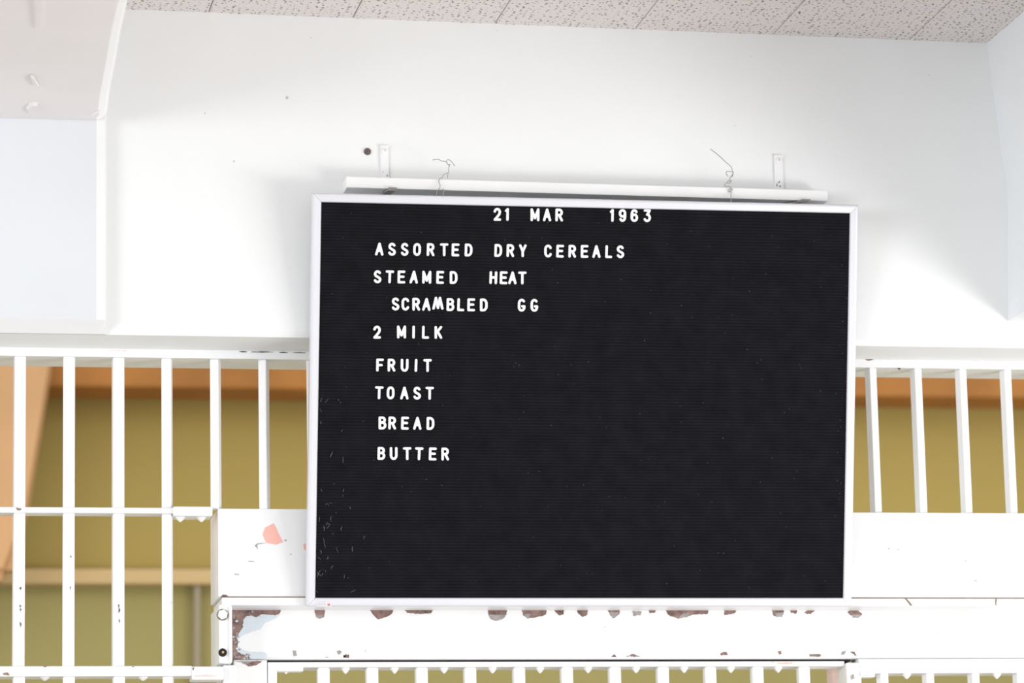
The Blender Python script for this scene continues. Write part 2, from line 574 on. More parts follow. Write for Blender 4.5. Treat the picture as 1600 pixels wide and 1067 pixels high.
bm = bmesh.new()
xl = at(300, 1048, 0).x
box(bm, -0.6, xl, -0.005, 0.06, zlr0, zlr1, bev=0.0018)
patch(bm, [(4, 1052), (12, 1050), (15, 1055), (6, 1055)], -0.005, 0.0001, 1, 0.5, 3)
patch(bm, [(66, 1040), (75, 1040.5), (70, 1042.5)], -0.005, 0.0001, 1, 0.3, 3)
patch(bm, [(205, 1041), (211, 1041), (208, 1043)], -0.005, 0.0001, 1, 0.3, 3)
lower = build('lower_rail', bm, ['paint', 'stain'], grille)
for px in (70.5, 224.5):
    p = at(px, 1056.5, 0.0)
    build('bolt', nub(p.x, 0.015, p.z, 0.010, 0.008), 'paint', lower)
bm = bmesh.new()
xl2 = at(349, 1050, 0).x
box(bm, xl - 0.001, xl2, -0.009, 0.05, at(320, 1062, -0.009).z, at(320, 1041, -0.009).z, bev=0.003)
patch(bm, [(300, 1044), (304, 1042), (302, 1048)], -0.009, 0.0001, 1, 0.3, 3)
patch(bm, [(302, 1055), (330, 1053.5), (342, 1056), (330, 1058), (304, 1057)], -0.009, 0.0001, 2, 0.4, 4)
build('splice_plate', bm, ['paint', 'stain', 'pale_pink'], grille)

# ---------------------------------------------------------------- steel header box over the gate
YH = -0.006
YL = -0.016
YF = 0.070            # recessed beam face
xh0 = at(341, 870, YH).x
zl1 = at(800, 934.0, YL).z
zl0 = at(800, 946.0, YL).z
zb0 = at(800, 1030.3, YF).z
header = empty('gate_header', (1.2, 0.05, zb0), 'long white steel header box with flaking paint, under the bars and board', 'steel header')
bm = bmesh.new()
box(bm, xh0, 3.0, YH, 0.15, zl1 + 0.0025, zplate, bev=0.0018)
patch(bm, [(427.5, 817), (442.5, 847.5), (432, 850.5), (416, 848), (410, 835), (414.5, 824.5)], YH, 0.0002, 1, 0.5, 5)
patch(bm, [(474, 851), (480, 848), (480, 862), (475, 858)], YH, 0.0002, 1, 0.4, 3)
patch(bm, [(345, 932.5), (348, 929), (353, 928.5), (358, 932.5)], YH, 0.0002, 2, 0.4, 3)
patch(bm, [(387, 876), (398, 877), (397, 878), (389, 877.5)], YH, 0.0002, 3, 0.3, 3)
patch(bm, [(443, 844), (448, 843), (447, 846)], YH, 0.0002, 3, 0.2, 3)
for poly in ([(398, 852), (402, 849), (414, 848), (415, 849), (404, 850), (400, 855)], [(400, 853), (402, 852), (403, 858), (402, 858)],
             [(366, 896), (374, 897.5), (373, 898.5), (367, 898)], [(452, 866), (456, 865), (455, 867)], [(1402, 858), (1405, 857.5), (1404, 859)],
             [(1386, 856), (1391, 856.5), (1389, 858)], [(1506, 876), (1512, 876), (1509, 877.5)], [(1520, 907), (1529, 906), (1524, 908)]):
    patch(bm, poly, YH, 0.0002, 3, 0.25, 3)
panel = build('panel', bm, ['paint', 'pink', 'rust', 'grey_chip'], header)
bm = bmesh.new()
box(bm, xh0 + 0.012, 3.0, YH - 0.0012, 0.14, zl1 - 0.002, zl1 + 0.0030)
build('joint', bm, 'stain', header)
bm = bmesh.new()
xf1 = at(362.5, 990, YL).x
box(bm, xh0 + 0.006, 3.0, YL, 0.15, zl0, zl1, bev=0.0018)
patch(bm, [(1413, 935), (1417, 935), (1424, 944), (1426, 946), (1422, 946)], YL, 0.0002, 1, 0.3, 3)
patch(bm, [(1555, 936), (1558, 935.5), (1556, 944), (1560, 945), (1555, 945.5)], YL, 0.0002, 1, 0.3, 3)
build('ledge', bm, ['paint', 'stain'], header)
bm = bmesh.new()
zf0 = at(350, 1036, YL).z
box(bm, xh0, xf1, YL + 0.0005, 0.15, zf0, zl0 + 0.001, bev=0.002)
box(bm, xf1 - 0.006, xf1, YL - 0.004, YL + 0.002, zf0 + 0.002, zl0 - 0.004, bev=0.001)
flange = build('end_flange', bm, 'paint', header)


def hex_bolt(px, py, r, h, turn):
    b = bmesh.new()
    c = at(px, py, YL)
    for (rr, y0, y1, k, t) in ((r * 1.15, 0.001, -0.0015, 16, 0), (r, -0.001, -h, 6, turn)):
        mi = 1 if k == 16 else 0
        ra = [b.verts.new((c.x + rr * math.cos(t + 2 * math.pi * i / k), YL + y0, c.z + rr * math.sin(t + 2 * math.pi * i / k))) for i in range(k)]
        rb = [b.verts.new((c.x + rr * math.cos(t + 2 * math.pi * i / k), YL + y1, c.z + rr * math.sin(t + 2 * math.pi * i / k))) for i in range(k)]
        rc = [b.verts.new((c.x + 0.82 * rr * math.cos(t + 2 * math.pi * i / k), YL + y1 - 0.0012, c.z + 0.82 * rr * math.sin(t + 2 * math.pi * i / k))) for i in range(k)]
        for i in range(k):
            b.faces.new((ra[i], ra[(i + 1) % k], rb[(i + 1) % k], rb[i])).material_index = mi
            b.faces.new((rb[i], rb[(i + 1) % k], rc[(i + 1) % k], rc[i])).material_index = mi
        b.faces.new(rc).material_index = mi
        b.faces.new(ra[::-1])
    return b


build('bolt', hex_bolt(347.5, 960.5, 0.0105, 0.009, 0.3), ['paint_clean', 'stain'], flange, label='white hexagonal bolt head')
b = hex_bolt(347.8, 1019.5, 0.0075, 0.006, 0.1)
cb = at(347.8, 1019.5, YL)
tube(b, [(cb.x, YL - 0.004, cb.z), (cb.x, YL - 0.0085, cb.z)], 0.0026, 8, mi=2)
build('bolt', b, ['crevice', 'crevice', 'tan'], flange, label='blackened bolt end with its paint gone')

# recessed beam face
bm = bmesh.new()
xb0 = xf1 - 0.004
prism_x(bm, [(YF, zl0 + 0.002), (YF, zb0 + 0.006), (YF + 0.003, zb0 + 0.0015), (YF + 0.007, zb0), (0.15, zb0), (0.15, zl0 + 0.002)], xb0, 3.0)
z = lambda L, ox, oy, s: [(ox + x / s, oy + y / s) for x, y in L]
A = lambda L: z(L, 330, 900, 6.39)
B = lambda L: z(L, 300, 780, 3.717)
Cc = lambda L: z(L, 760, 880, 3.333)
D = lambda L: z(L, 1180, 880, 3.81)
E5 = lambda L: z(L, 500, 1000, 5.333)
rust = [A([(203, 330), (710, 330), (690, 360), (650, 392), (520, 378), (450, 410), (400, 393), (350, 405), (320, 430), (322, 520), (265, 620), (268, 690), (250, 735), (300, 780), (380, 800), (388, 828), (206, 833)]),
        A([(455, 810), (485, 780), (505, 790), (495, 808), (465, 825)]),
        B([(713, 640), (770, 640), (768, 682), (742, 694), (718, 680)]),
        B([(1030, 640), (1170, 640), (1160, 668), (1120, 686), (1085, 700), (1062, 682)]),
        B([(1225, 640), (1400, 640), (1385, 662), (1330, 668), (1250, 660)]),
        B([(880, 903), (912, 902), (910, 920), (878, 918)]),
        Cc([(5, 225), (105, 225), (105, 270), (60, 278), (10, 270)]),
        Cc([(180, 225), (315, 225), (310, 268), (280, 276), (215, 288), (190, 268)]),
        Cc([(335, 225), (412, 225), (400, 268), (375, 271)]),
        Cc([(465, 225), (530, 225), (525, 268), (500, 280), (478, 262)]),
        Cc([(628, 225), (700, 225), (690, 265), (660, 287), (640, 265)]),
        Cc([(835, 225), (885, 225), (878, 258), (850, 260)]),
        Cc([(918, 225), (1168, 225), (1150, 264), (1080, 268), (1000, 288), (950, 272)]),
        Cc([(1235, 225), (1325, 225), (1290, 262), (1240, 270)]),
        Cc([(1480, 225), (1552, 225), (1545, 262), (1500, 275), (1490, 262)]),
        Cc([(650, 485), (668, 474), (680, 488)]), Cc([(725, 486), (765, 471), (805, 487)]),
        Cc([(1218, 470), (1243, 459), (1262, 474), (1225, 480)]),
        D([(205, 270), (255, 270), (245, 300), (215, 295)]), D([(290, 292), (330, 270), (365, 278), (330, 300), (305, 303)]),
        D([(545, 290), (590, 270), (640, 300), (632, 312), (570, 310)]),
        D([(565, 525), (590, 525), (603, 550), (590, 548)]), D([(130, 525), (155, 520), (158, 540), (145, 543)]),
        D([(320, 540), (390, 540), (392, 556), (325, 556)]),
        E5([(40, 145), (60, 137), (80, 147)]), E5([(195, 138), (215, 118), (245, 130), (240, 147), (192, 147)])]
blue = [A([(345, 412), (400, 396), (450, 414), (520, 382), (650, 396), (690, 372), (640, 425), (545, 460), (490, 530), (430, 550), (330, 582), (262, 632), (255, 605), (312, 520), (322, 440)]),
        A([(245, 722), (272, 702), (300, 727), (380, 757), (520, 760), (562, 778), (550, 828), (392, 825), (380, 798), (300, 776)])]
grey = [B([(718, 672), (765, 672), (757, 688), (740, 694), (724, 684)]), B([(585, 878), (605, 880), (610, 908), (590, 914)]),
        B([(838, 882), (855, 875), (870, 890), (850, 905)]), B([(1000, 872), (1014, 880), (1010, 887)]),
        Cc([(10, 268), (102, 268), (95, 285), (55, 300), (20, 290)]), Cc([(195, 262), (235, 262), (218, 290), (205, 280)]),
        Cc([(640, 255), (692, 255), (682, 272), (660, 287)]), Cc([(760, 250), (810, 250), (800, 270), (765, 275)]),
        Cc([(1020, 262), (1060, 258), (1045, 280), (1000, 288)]), Cc([(1505, 258), (1548, 256), (1540, 280), (1510, 280)]),
        D([(575, 302), (625, 306), (632, 312), (612, 326), (580, 324)]), D([(518, 525), (540, 520), (530, 545), (510, 545)])]
for L, mi, lift in ((rust, 1, 0.0002), (blue, 2, 0.0005), (grey, 3, 0.0005)):
    for poly in L:
        patch(bm, poly, YF, lift, mi, 0.7, 2.4)
random.seed(21)
for k in range(46):     # little flakes along the left end where the old coats break up
    px = random.choice([random.uniform(363, 374), random.uniform(364, 395)])
    py = random.uniform(957, 1030) if px < 375 else random.choice([random.uniform(955, 962), random.uniform(1021, 1029)])
    q = random.uniform(0.8, 2.4)
    patch(bm, [(px - q, py), (px, py - q), (px + q * 1.3, py + q * 0.2), (px, py + q)], YF, 0.0008, random.choice((3, 3, 3, 2)), 0.4, 1.5)
build('beam', bm, ['paint', 'rust', 'blue', 'grey_chip'], header)
YG = YF - 0.004
zg1 = at(800, 1033.8, YG).z
bm = bmesh.new()
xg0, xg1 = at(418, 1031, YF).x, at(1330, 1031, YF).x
box(bm, xg0, xg1, YF + 0.008, 0.14, zg1 + 0.0003, zb0 - 0.0003)  # black filler strip: the shade inside the gap put in as colour
build('shadow_gap_strip', bm, 'crevice', header, label='black strip painted as the shade in the gap under the beam')

# ---------------------------------------------------------------- gate post, gate and lower grille
zlow = zb0 - 0.42
bm = bmesh.new()
box(bm, at(365, 1050, YF).x, at(417, 1050, YF).x, YF - 0.006, 0.15, zlow, zb0 - 0.0008, bev=0.002)
YQ = YF - 0.006
patch(bm, A([(225, 852), (505, 846), (470, 880), (420, 895), (370, 905), (330, 875), (300, 858)]), YQ, 0.0002, 1, 0.6, 2.5)
patch(bm, A([(300, 850), (400, 850), (395, 862), (340, 880), (310, 868)]), YQ, 0.0005, 2, 0.5, 2.5)
post = build('gate_post', bm, ['paint_clean', 'rust', 'grey_chip'], label='white post under the flaking left end of the header', category='post')
bm = bmesh.new()
box(bm, at(349, 1050, 0.0).x + 0.0008, at(365, 1050, YF).x - 0.001, 0.01, 0.14, zlow, zf0 - 0.001, bev=0.002)
build('jamb_strip', bm, 'paint', label='narrow cracked white strip between the splice plate and gate post', category='post')

gate = empty('barred_gate', (at(870, 1050, YG).x, YG, zlow), 'white barred gate hanging directly under the header, cropped by the frame', 'gate')
gx0, gx1 = at(418.5, 1050, YG).x, at(1320, 1050, YG).x
zg0 = at(800, 1041.8, YG).z
bm = bmesh.new()
box(bm, gx0, gx1, YG, YG + 0.028, zg0, zg1, bev=0.0012)
patch(bm, [(1212, 1035), (1238, 1034.5), (1238, 1037), (1222, 1038)], YG, 0.0002, 1, 0.5, 4)
patch(bm, [(1204, 1033.5), (1212, 1035), (1206, 1035.5)], YG, 0.0002, 1, 0.3, 4)
rail = build('gate_rail', bm, ['paint', 'pink'], gate)
bm = bmesh.new()
box(bm, gx0, gx1, YG + 0.034, YG + 0.062, zg0 - 0.001, zg1 - 0.002, bev=0.0012)
build('gate_rail', bm, 'paint', gate)
bm = bmesh.new()
box(bm, gx0, at(433, 1055, YG).x, YG + 0.0006, YG + 0.05, zlow, zg0 + 0.002, bev=0.002)
build('gate_stile', bm, 'paint', gate)
bm = bmesh.new()
box(bm, at(433, 1044, YG).x - 0.001, at(474, 1044, YG).x, YG - 0.001, YG + 0.03, at(450, 1049, YG).z, zg0 + 0.003, bev=0.0025)
build('corner_gusset', bm, 'paint_clean', gate)
gb = [506, 582, 659.4, 735.2, 811.7, 886.5, 961.5, 1036.5, 1110.5, 1184.4, 1257]
for px in gb:
    p = at(px, 1052, YG + 0.004)
    b = bmesh.new()
    w = 0.0258
    box(b, p.x - w / 2, p.x + w / 2, YG + 0.002, YG + 0.002 + w, zlow, zg0 + 0.001, bev=0.005)
    build('gate_bar', b, 'paint', gate)
for px in (447, 540, 616.6, 694, 769.6, 844, 919, 994, 1069, 1142, 1216):
    p = at(px, 1043, YG + 0.012)
    build('rivet', nub(p.x, YG + 0.014, zg0, 0.009, 0.0125), 'paint_clean', gate)

# right of the gate
YR = 0.0
bm = bmesh.new()
box(bm, at(1320.5, 1050, YG).x, at(1343.5, 1050, YG).x, YG - 0.012, YG + 0.06, zlow, at(1330, 1036, YG).z, bev=0.003)
patch(bm, [(1328, 1056), (1333, 1052), (1335, 1060), (1330, 1062)], YG - 0.012, 0.0002, 1, 0.5, 3)
build('gate_post', bm, ['paint_clean', 'grey_chip'], label='white post at the right end of the barred gate', category='post')
bm = bmesh.new()
pxa, pxb = at(1297, 1055, 0.2).x, at(1317, 1055, 0.2).x
box(bm, pxa, pxb, 0.19, 0.23, zlow, zb0 - 0.004, bev=0.003)
build('rear_post', bm, 'pale_pink', label='pinkish upright just behind the right end of the gate', category='post')

YS = YF - 0.02
lg = empty('lower_grille', (at(1470, 1050, YS).x, YS, zlow), 'white barred grille at the bottom right beside the gate', 'grille')
bm = bmesh.new()
lx0 = at(1344.5, 1050, YS).x
zr1, zr0 = at(1470, 1026.5, YS).z, at(1470, 1042.5, YS).z
prism_x(bm, [(YS + 0.012, min(zr1, zb0 - 0.001)), (YS, zr0 + 0.003), (YS + 0.001, zr0), (YS + 0.07, zr0), (YS + 0.07, zb0 - 0.001)], lx0, 3.0)
build('top_rail', bm, 'plaster_cool', lg)
bm = bmesh.new()
zq0 = at(1470, 1051.5, YS).z
box(bm, lx0, 3.0, YS + 0.002, YS + 0.065, zq0, zr0 + 0.0004, bev=0.0018)
build('bottom_rail', bm, 'paint', lg)
bm = bmesh.new()
box(bm, lx0, at(1367, 1055, YS).x, YS - 0.002, YS + 0.03, at(1355, 1058, YS).z, zq0 + 0.003, bev=0.002)
build('corner_gusset', bm, 'paint', lg)
for i, px in enumerate((1381, 1452.5, 1523.6, 1594)):
    p = at(px, 1058, YS + 0.006)
    b = bmesh.new()
    w = 0.0248
    a = math.radians(18)
    s = w / (math.cos(a) + math.sin(a))
    box(b, -s / 2, s / 2, -s / 2, s / 2, zlow, zq0 + 0.0006, bev=0.002, mtx=Matrix.Translation((p.x, YS + 0.018, 0)) @ Matrix.Rotation(a, 4, 'Z'))
    build('bar', b, 'paint', lg)
for px in (1417, 1557.7):
    p = at(px, 1052, YS + 0.012)
    build('rivet', nub(p.x, YS + 0.014, zq0, 0.0095, 0.0115), 'paint_clean', lg)

# ---------------------------------------------------------------- slat, straps, wires
yback = YW - 0.0005
yfront = YW - 0.0545
pL, pR = at(541, 275.5, yfront), at(1293, 297.5, yfront)
hS = 0.0235
bm = bmesh.new()
box(bm, pL.x, pR.x, yfront, yback, pL.z - hS, pL.z, bev=0.0015)
for v in bm.verts:     # it hangs a little lower at the right end
    v.co.z += (pR.z - pL.z) * (v.co.x - pL.x) / (pR.x - pL.x)
slat = build('wooden_slat', bm, 'wood_white', label='long thin white wooden slat fixed to the wall above the menu board', category='slat')
slz = lambda x: pL.z + (pR.z - pL.z) * (x - pL.x) / (pR.x - pL.x)


def strap(px0, px1, pytop, tail, label):
    """flat steel strap: screwed to the wall, passing behind the slat, its end bent up under the slat"""
    a, b_ = at(px0, pytop, YW), at(px1, pytop, YW)
    xc, w = (a.x + b_.x) / 2, (b_.x - a.x)
    zs = slz(xc)
    o = empty('strap_bracket', (xc, YW, zs), label, 'bracket', 'strap brackets above the slat')
    bm = bmesh.new()
    box(bm, a.x, b_.x, YW - 0.0048, YW - 0.0002, zs + 0.001, a.z, bev=0.0008)
    box(bm, a.x + 0.001, b_.x + 0.002, YW - 0.0068, YW - 0.0002, a.z - 0.0035, a.z + 0.0002, bev=0.0006)
    Ys = YW - 0.0048
    for k in range(4):
        qx = random.uniform(a.x + 0.003, b_.x - 0.003)
        qz = random.uniform(zs + 0.004, zs + 0.03)
        r = random.uniform(0.0008, 0.002)
        vs = [bm.verts.new((qx + r * math.cos(t), Ys - 0.0003, qz + 1.3 * r * math.sin(t))) for t in (0, 1.1, 2.2, 3.1, 4.2, 5.2)]
        bm.faces.new(vs).material_index = random.choice((1, 2))
    build('strap', bm, ['paint', 'stain', 'grey_chip'], o)
    # foot under the slat
    bm = bmesh.new()
    zf = zs - hS
    tp, bt = tail
    pts = [(Vector((xc, YW - 0.01, zf - 0.0015))), Vector((xc + tp, yfront + 0.012, zf - 0.002)), Vector((xc + tp + bt, yfront - 0.004, zf - 0.0035)), Vector((xc + tp + bt * 1.7, yfront - 0.0085, zf + 0.001))]
    rows = []
    for q in pts:
        rows.append([bm.verts.new(q + Vector((sx * w * 0.5, 0, sz))) for sx, sz in ((-1, 0), (1, 0.0), (1, -0.0022), (-1, -0.0022))])
    for r0, r1 in zip(rows, rows[1:]):
        for i in range(4):
            bm.faces.new((r0[i], r0[(i + 1) % 4], r1[(i + 1) % 4], r1[i]))
    bm.faces.new(rows[0])
    bm.faces.new(rows[-1][::-1])
    build('strap_foot', bm, 'grey_chip', o, label='bare grey bent end of the strap')
    bm = bmesh.new()
    sx_, sz_ = xc + 0.001, a.z - 0.0125
    tube(bm, [(sx_, YW - 0.0045, sz_), (sx_, YW - 0.0068, sz_), (sx_, YW - 0.0078, sz_)], [0.0072, 0.0068, 0.004], 16)
    box(bm, sx_ - 0.0007, sx_ + 0.0007, YW - 0.0083, YW - 0.0077, sz_ - 0.0005, sz_ + 0.004, mi=1)
    build('screw', bm, ['paint_clean', 'grey_chip'], o)
    return o


strap(593.5, 606.5, 228, (0.004, 0.002), 'narrow white steel strap above the slat, next to the dark wall plug')
strap(1208.5, 1222, 243, (0.022, 0.012), 'narrow white steel strap above the right end of the slat')

p = at(574, 237, YW)
bm = bmesh.new()
tube(bm, [(p.x, YW + 0.002, p.z), (p.x, YW - 0.003, p.z), (p.x, YW - 0.0045, p.z)], [0.0078, 0.0074, 0.0045], 10)
build('wall_plug', bm, 'dark_hole', label='small dark rusted plug in the wall beside the strap', category='plug')

# ---------------------------------------------------------------- menu board
TILT, YAW = 0.2045, 0.0064
X2 = Vector((math.cos(YAW), math.sin(YAW), 0))
NN = Vector((math.sin(YAW), -math.cos(YAW), 0))
U2 = Vector((0, 0, 1)) * math.cos(TILT) + NN * math.sin(TILT)
X2, U2 = (X2 * math.cos(0.002) + U2 * math.sin(0.002)), (U2 * math.cos(0.002) - X2 * math.sin(0.002))
N2 = X2.cross(U2).normalized()          # out of the front
# local axes: x right, y into the board, z up along it; origin at the lower left front corner
SM = Matrix((X2, -N2, U2)).transposed().to_4x4()
ORG = Vector((0.587, -0.0388, -0.2098))
SM.translation = ORG
W, H = 1.1668, 0.8533
FR = 0.0182            # width of the frame face
DEP = 0.022
board = empty('menu_board', ORG, 'large black letter board in a white metal frame, leaning forward from the wall', 'menu board', mtx=SM)


def on_board(px, py):
    d = RT * ((px - 800) / FPX) + UP * ((533.5 - py) / FPX) + FW
    t = (ORG - CAM).dot(N2) / d.dot(N2)
    q = SM.inverted() @ (CAM + d * t)
    return q.x, q.z


def frame_piece(p0, p1, q1, q0):
    """a mitred length of frame: outer edge p0-p1, inner edge q0-q1"""
    bm = bmesh.new()
    rows = []
    for (o, i) in ((p0, q0), (p1, q1)):
        o, i = Vector(o), Vector(i)
        d = (i - o)
        rows.append([bm.verts.new((x.x, y, x.y)) for x, y in ((o, DEP), (o, 0.003), (o + d * 0.12, 0.0005), (o + d * 0.30, 0.0), (o + d * 0.9, 0.0008), (i, 0.003), (i, 0.008), (i, DEP))])
    a, b = rows
    for k in range(8):
        bm.faces.new((a[k], a[(k + 1) % 8], b[(k + 1) % 8], b[k]))
    bm.faces.new(a[::-1])
    bm.faces.new(b)
    return bm


e = 0.00025
for (p0, p1, q1, q0) in (((e, 0), (W - e, 0), (W - FR - e, FR), (FR + e, FR)),
                         ((W, e), (W, H - e), (W - FR, H - FR - e), (W - FR, FR + e)),
                         ((W - e, H), (e, H), (FR + e, H - FR), (W - FR - e, H - FR)),
                         ((0, H - e), (0, e), (FR, FR + e), (FR, H - FR - e))):
    build('frame_rail', frame_piece(p0, p1, q1, q0), 'frame', board, local=True)

# grooved felt
bm = bmesh.new()
pitch = 0.00635
z0, z1 = FR - 0.004, H - FR + 0.004
prof = [(0.016, z0)]
zz = z0
while zz < z1 - pitch * 0.5:
    prof += [(0.0066, zz), (0.0050, zz + 0.0010), (0.0044, zz + pitch * 0.4), (0.0050, zz + pitch * 0.72), (0.0066, zz + pitch * 0.84), (0.0066, zz + pitch * 0.99)]
    zz += pitch
prof += [(0.0086, z1), (0.016, z1)]
a = [bm.verts.new((FR - 0.004, y, z)) for y, z in prof]
b = [bm.verts.new((W - FR + 0.004, y, z)) for y, z in prof]
n = len(prof)
for i in range(n):
    bm.faces.new((a[i], a[(i + 1) % n], b[(i + 1) % n], b[i]))
build('felt_panel', bm, 'felt', board, local=True)
bm = bmesh.new()
box(bm, 0.004, W - 0.004, 0.0165, DEP - 0.001, 0.004, H - 0.004)
build('backing', bm, 'frame', board, local=True)

# maker's label on the lower left of the frame
lx0_, lz1_ = on_board(494.5, 938.8)
lx1_, lz0_ = on_board(517.5, 947.2)
bm = bmesh.new()
ls = 0.0002
box(bm, lx0_, lx1_, -ls - 0.0006, 0.0009, lz0_, lz1_)
lab = build('maker_label', bm, 'sticker', board, local=True)
bm = bmesh.new()
wl = lx1_ - lx0_
hl = lz1_ - lz0_


def tick(x0, x1, z0, z1, mi=0):
    box(bm, lx0_ + wl * x0, lx0_ + wl * x1, -ls - 0.0009, -ls - 0.0005, lz0_ + hl * z0, lz0_ + hl * z1, mi=mi)


for k in range(9):
    x = 0.04 + k * 0.068
    tick(x, x + 0.018, 0.16, 0.42)
    if k % 3 != 0:
        tick(x + 0.018, x + 0.045, 0.36 if k % 2 else 0.16, 0.42 if k % 2 else 0.22)
for r, zz in ((0, 0.55), (1, 0.82)):
    for k in range(12):
        x = 0.05 + k * 0.05
        tick(x, x + 0.028, zz, zz + 0.08)
tick(0.72, 0.93, 0.1, 0.92, 1)
tick(0.74, 0.91, 0.14, 0.46, 2)
tick(0.80, 0.92, 0.2, 0.3, 0)
build('label_print', bm, ['ink', 'red_pale', 'red_ink'], lab, local=True)

# ---------------------------------------------------------------- letters
def arc(cx, cz, rx, rz, a0, a1, k=12):
    return [(cx + rx * math.cos(math.radians(a0 + (a1 - a0) * i / k)), cz + rz * math.sin(math.radians(a0 + (a1 - a0) * i / k))) for i in range(k + 1)]


GL = {
    'A': [[(0, 0), (0.5, 1), (1, 0)], [(0.2, 0.34), (0.8, 0.34)]],
    'B': [[(0, 0), (0, 1), (0.5, 1)] + arc(0.5, 0.77, 0.42, 0.23, 90, -90) + [(0, 0.54)], [(0.5, 0.54)] + arc(0.52, 0.27, 0.48, 0.27, 90, -90) + [(0, 0)]],
    'C': [arc(0.5, 0.68, 0.5, 0.32, 22, 180) + arc(0.5, 0.32, 0.5, 0.32, 180, 338)],
    'D': [[(0, 0), (0, 1), (0.4, 1)] + arc(0.4, 0.62, 0.6, 0.38, 90, 0) + arc(0.4, 0.38, 0.6, 0.38, 0, -90) + [(0, 0)]],
    'E': [[(1, 1), (0, 1), (0, 0), (1, 0)], [(0, 0.52), (0.86, 0.52)]],
    'F': [[(1, 1), (0, 1), (0, 0)], [(0, 0.5), (0.8, 0.5)]],
    'G': [arc(0.5, 0.68, 0.5, 0.32, 38, 180) + arc(0.5, 0.32, 0.5, 0.32, 180, 360) + [(1, 0.40), (0.62, 0.40)]],
    'H': [[(0, 0), (0, 1)], [(1, 0), (1, 1)], [(0, 0.52), (1, 0.52)]],
    'I': [[(0.5, 0), (0.5, 1)]],
    'K': [[(0, 0), (0, 1)], [(1, 1), (0.05, 0.42)], [(0.36, 0.58), (1, 0)]],
    'L': [[(0, 1), (0, 0), (1, 0)]],
    'M': [[(0, 0), (0, 1), (0.5, 0.18), (1, 1), (1, 0)]],
    'W': [[(0, 0), (0.27, 1), (0.5, 0.06), (0.73, 1), (1, 0)]],
    'O': [arc(0.5, 0.66, 0.5, 0.34, 0, 180) + arc(0.5, 0.34, 0.5, 0.34, 180, 360) + [(1, 0.66)]],
    'R': [[(0, 0), (0, 1), (0.5, 1)] + arc(0.5, 0.745, 0.46, 0.255, 90, -90) + [(0, 0.49)], [(0.5, 0.49), (1, 0)]],
    'S': [arc(0.5, 0.75, 0.46, 0.25, 28, 180) + [(0.07, 0.66), (0.2, 0.575), (0.5, 0.49), (0.82, 0.40), (0.96, 0.32)] + arc(0.5, 0.25, 0.5, 0.25, 0, -158)],
    'T': [[(0, 1), (1, 1)], [(0.5, 1), (0.5, 0)]],
    'U': [[(0, 1), (0, 0.34)] + arc(0.5, 0.34, 0.5, 0.34, 180, 360) + [(1, 1)]],
    'Y': [[(0, 1), (0.5, 0.44), (1, 1)], [(0.5, 0.44), (0.5, 0)]],
    '1': [[(0.25, 0.84), (0.62, 1), (0.62, 0)]],
    '2': [arc(0.5, 0.72, 0.48, 0.28, 170, 0) + [(0.9, 0.52), (0.45, 0.24), (0.02, 0), (1, 0)]],
    '3': [[(0.04, 1), (0.94, 1), (0.48, 0.6)] + arc(0.47, 0.31, 0.51, 0.31, 80, -150)],
    '6': [arc(0.5, 0.3, 0.5, 0.3, 180, 540) + [], [(0, 0.3), (0.02, 0.6)] + arc(0.5, 0.66, 0.47, 0.34, 165, 35)],
    '9': [arc(0.5, 0.7, 0.5, 0.3, 0, 360), [(1, 0.7), (0.98, 0.4)] + arc(0.5, 0.34, 0.47, 0.34, -15, -145)],
}
HC, ST = 0.0218, 0.00265         # height between stroke centres, half stroke
MESH = {}


def letter_mesh(ch, wc):
    key = (ch, round(wc, 4))
    if key in MESH:
        return MESH[key]
    bm = bmesh.new()
    seg = 0
    for line in GL[ch]:
        pts = [Vector(((x - 0.5) * wc, 0, z * HC)) for x, z in line]
        clean = [pts[0]]
        for q in pts[1:]:
            if (q - clean[-1]).length > 0.0003:
                clean.append(q)
        for p, q in zip(clean, clean[1:]):
            seg += 1
            dy = -0.000018 * seg
            d = (q - p).normalized()
            s = d.cross(Vector((0, 1, 0)))
            K = 5
            out = []
            for i in range(K + 1):
                t = math.pi / 2 - math.pi * i / K
                out.append(q + d * math.cos(t) * ST + s * math.sin(t) * ST)
            for i in range(K + 1):
                t = math.pi / 2 - math.pi * i / K
                out.append(p - d * math.cos(t) * ST - s * math.sin(t) * ST)
            back = [bm.verts.new(v + Vector((0, 0.0012 + dy, 0))) for v in out]
            mid = [bm.verts.new(v + Vector((0, -0.0012 + dy, 0))) for v in out]
            fr = []
            for i, v in enumerate(out):
                c = q if i <= K else p
                fr.append(bm.verts.new(c.lerp(v, 0.62) + Vector((0, -0.0024 + dy, 0))))
            m_ = len(out)
            for i in range(m_):
                j = (i + 1) % m_
                bm.faces.new((back[i], back[j], mid[j], mid[i]))
                bm.faces.new((mid[i], mid[j], fr[j], fr[i]))
            bm.faces.new(fr)
            bm.faces.new(back[::-1])
    bmesh.ops.recalc_face_normals(bm, faces=bm.faces[:])
    me = bpy.data.meshes.new('letter')
    bm.to_mesh(me)
    bm.free()
    me.materials.append(M['letter'])
    MESH[key] = me
    return me


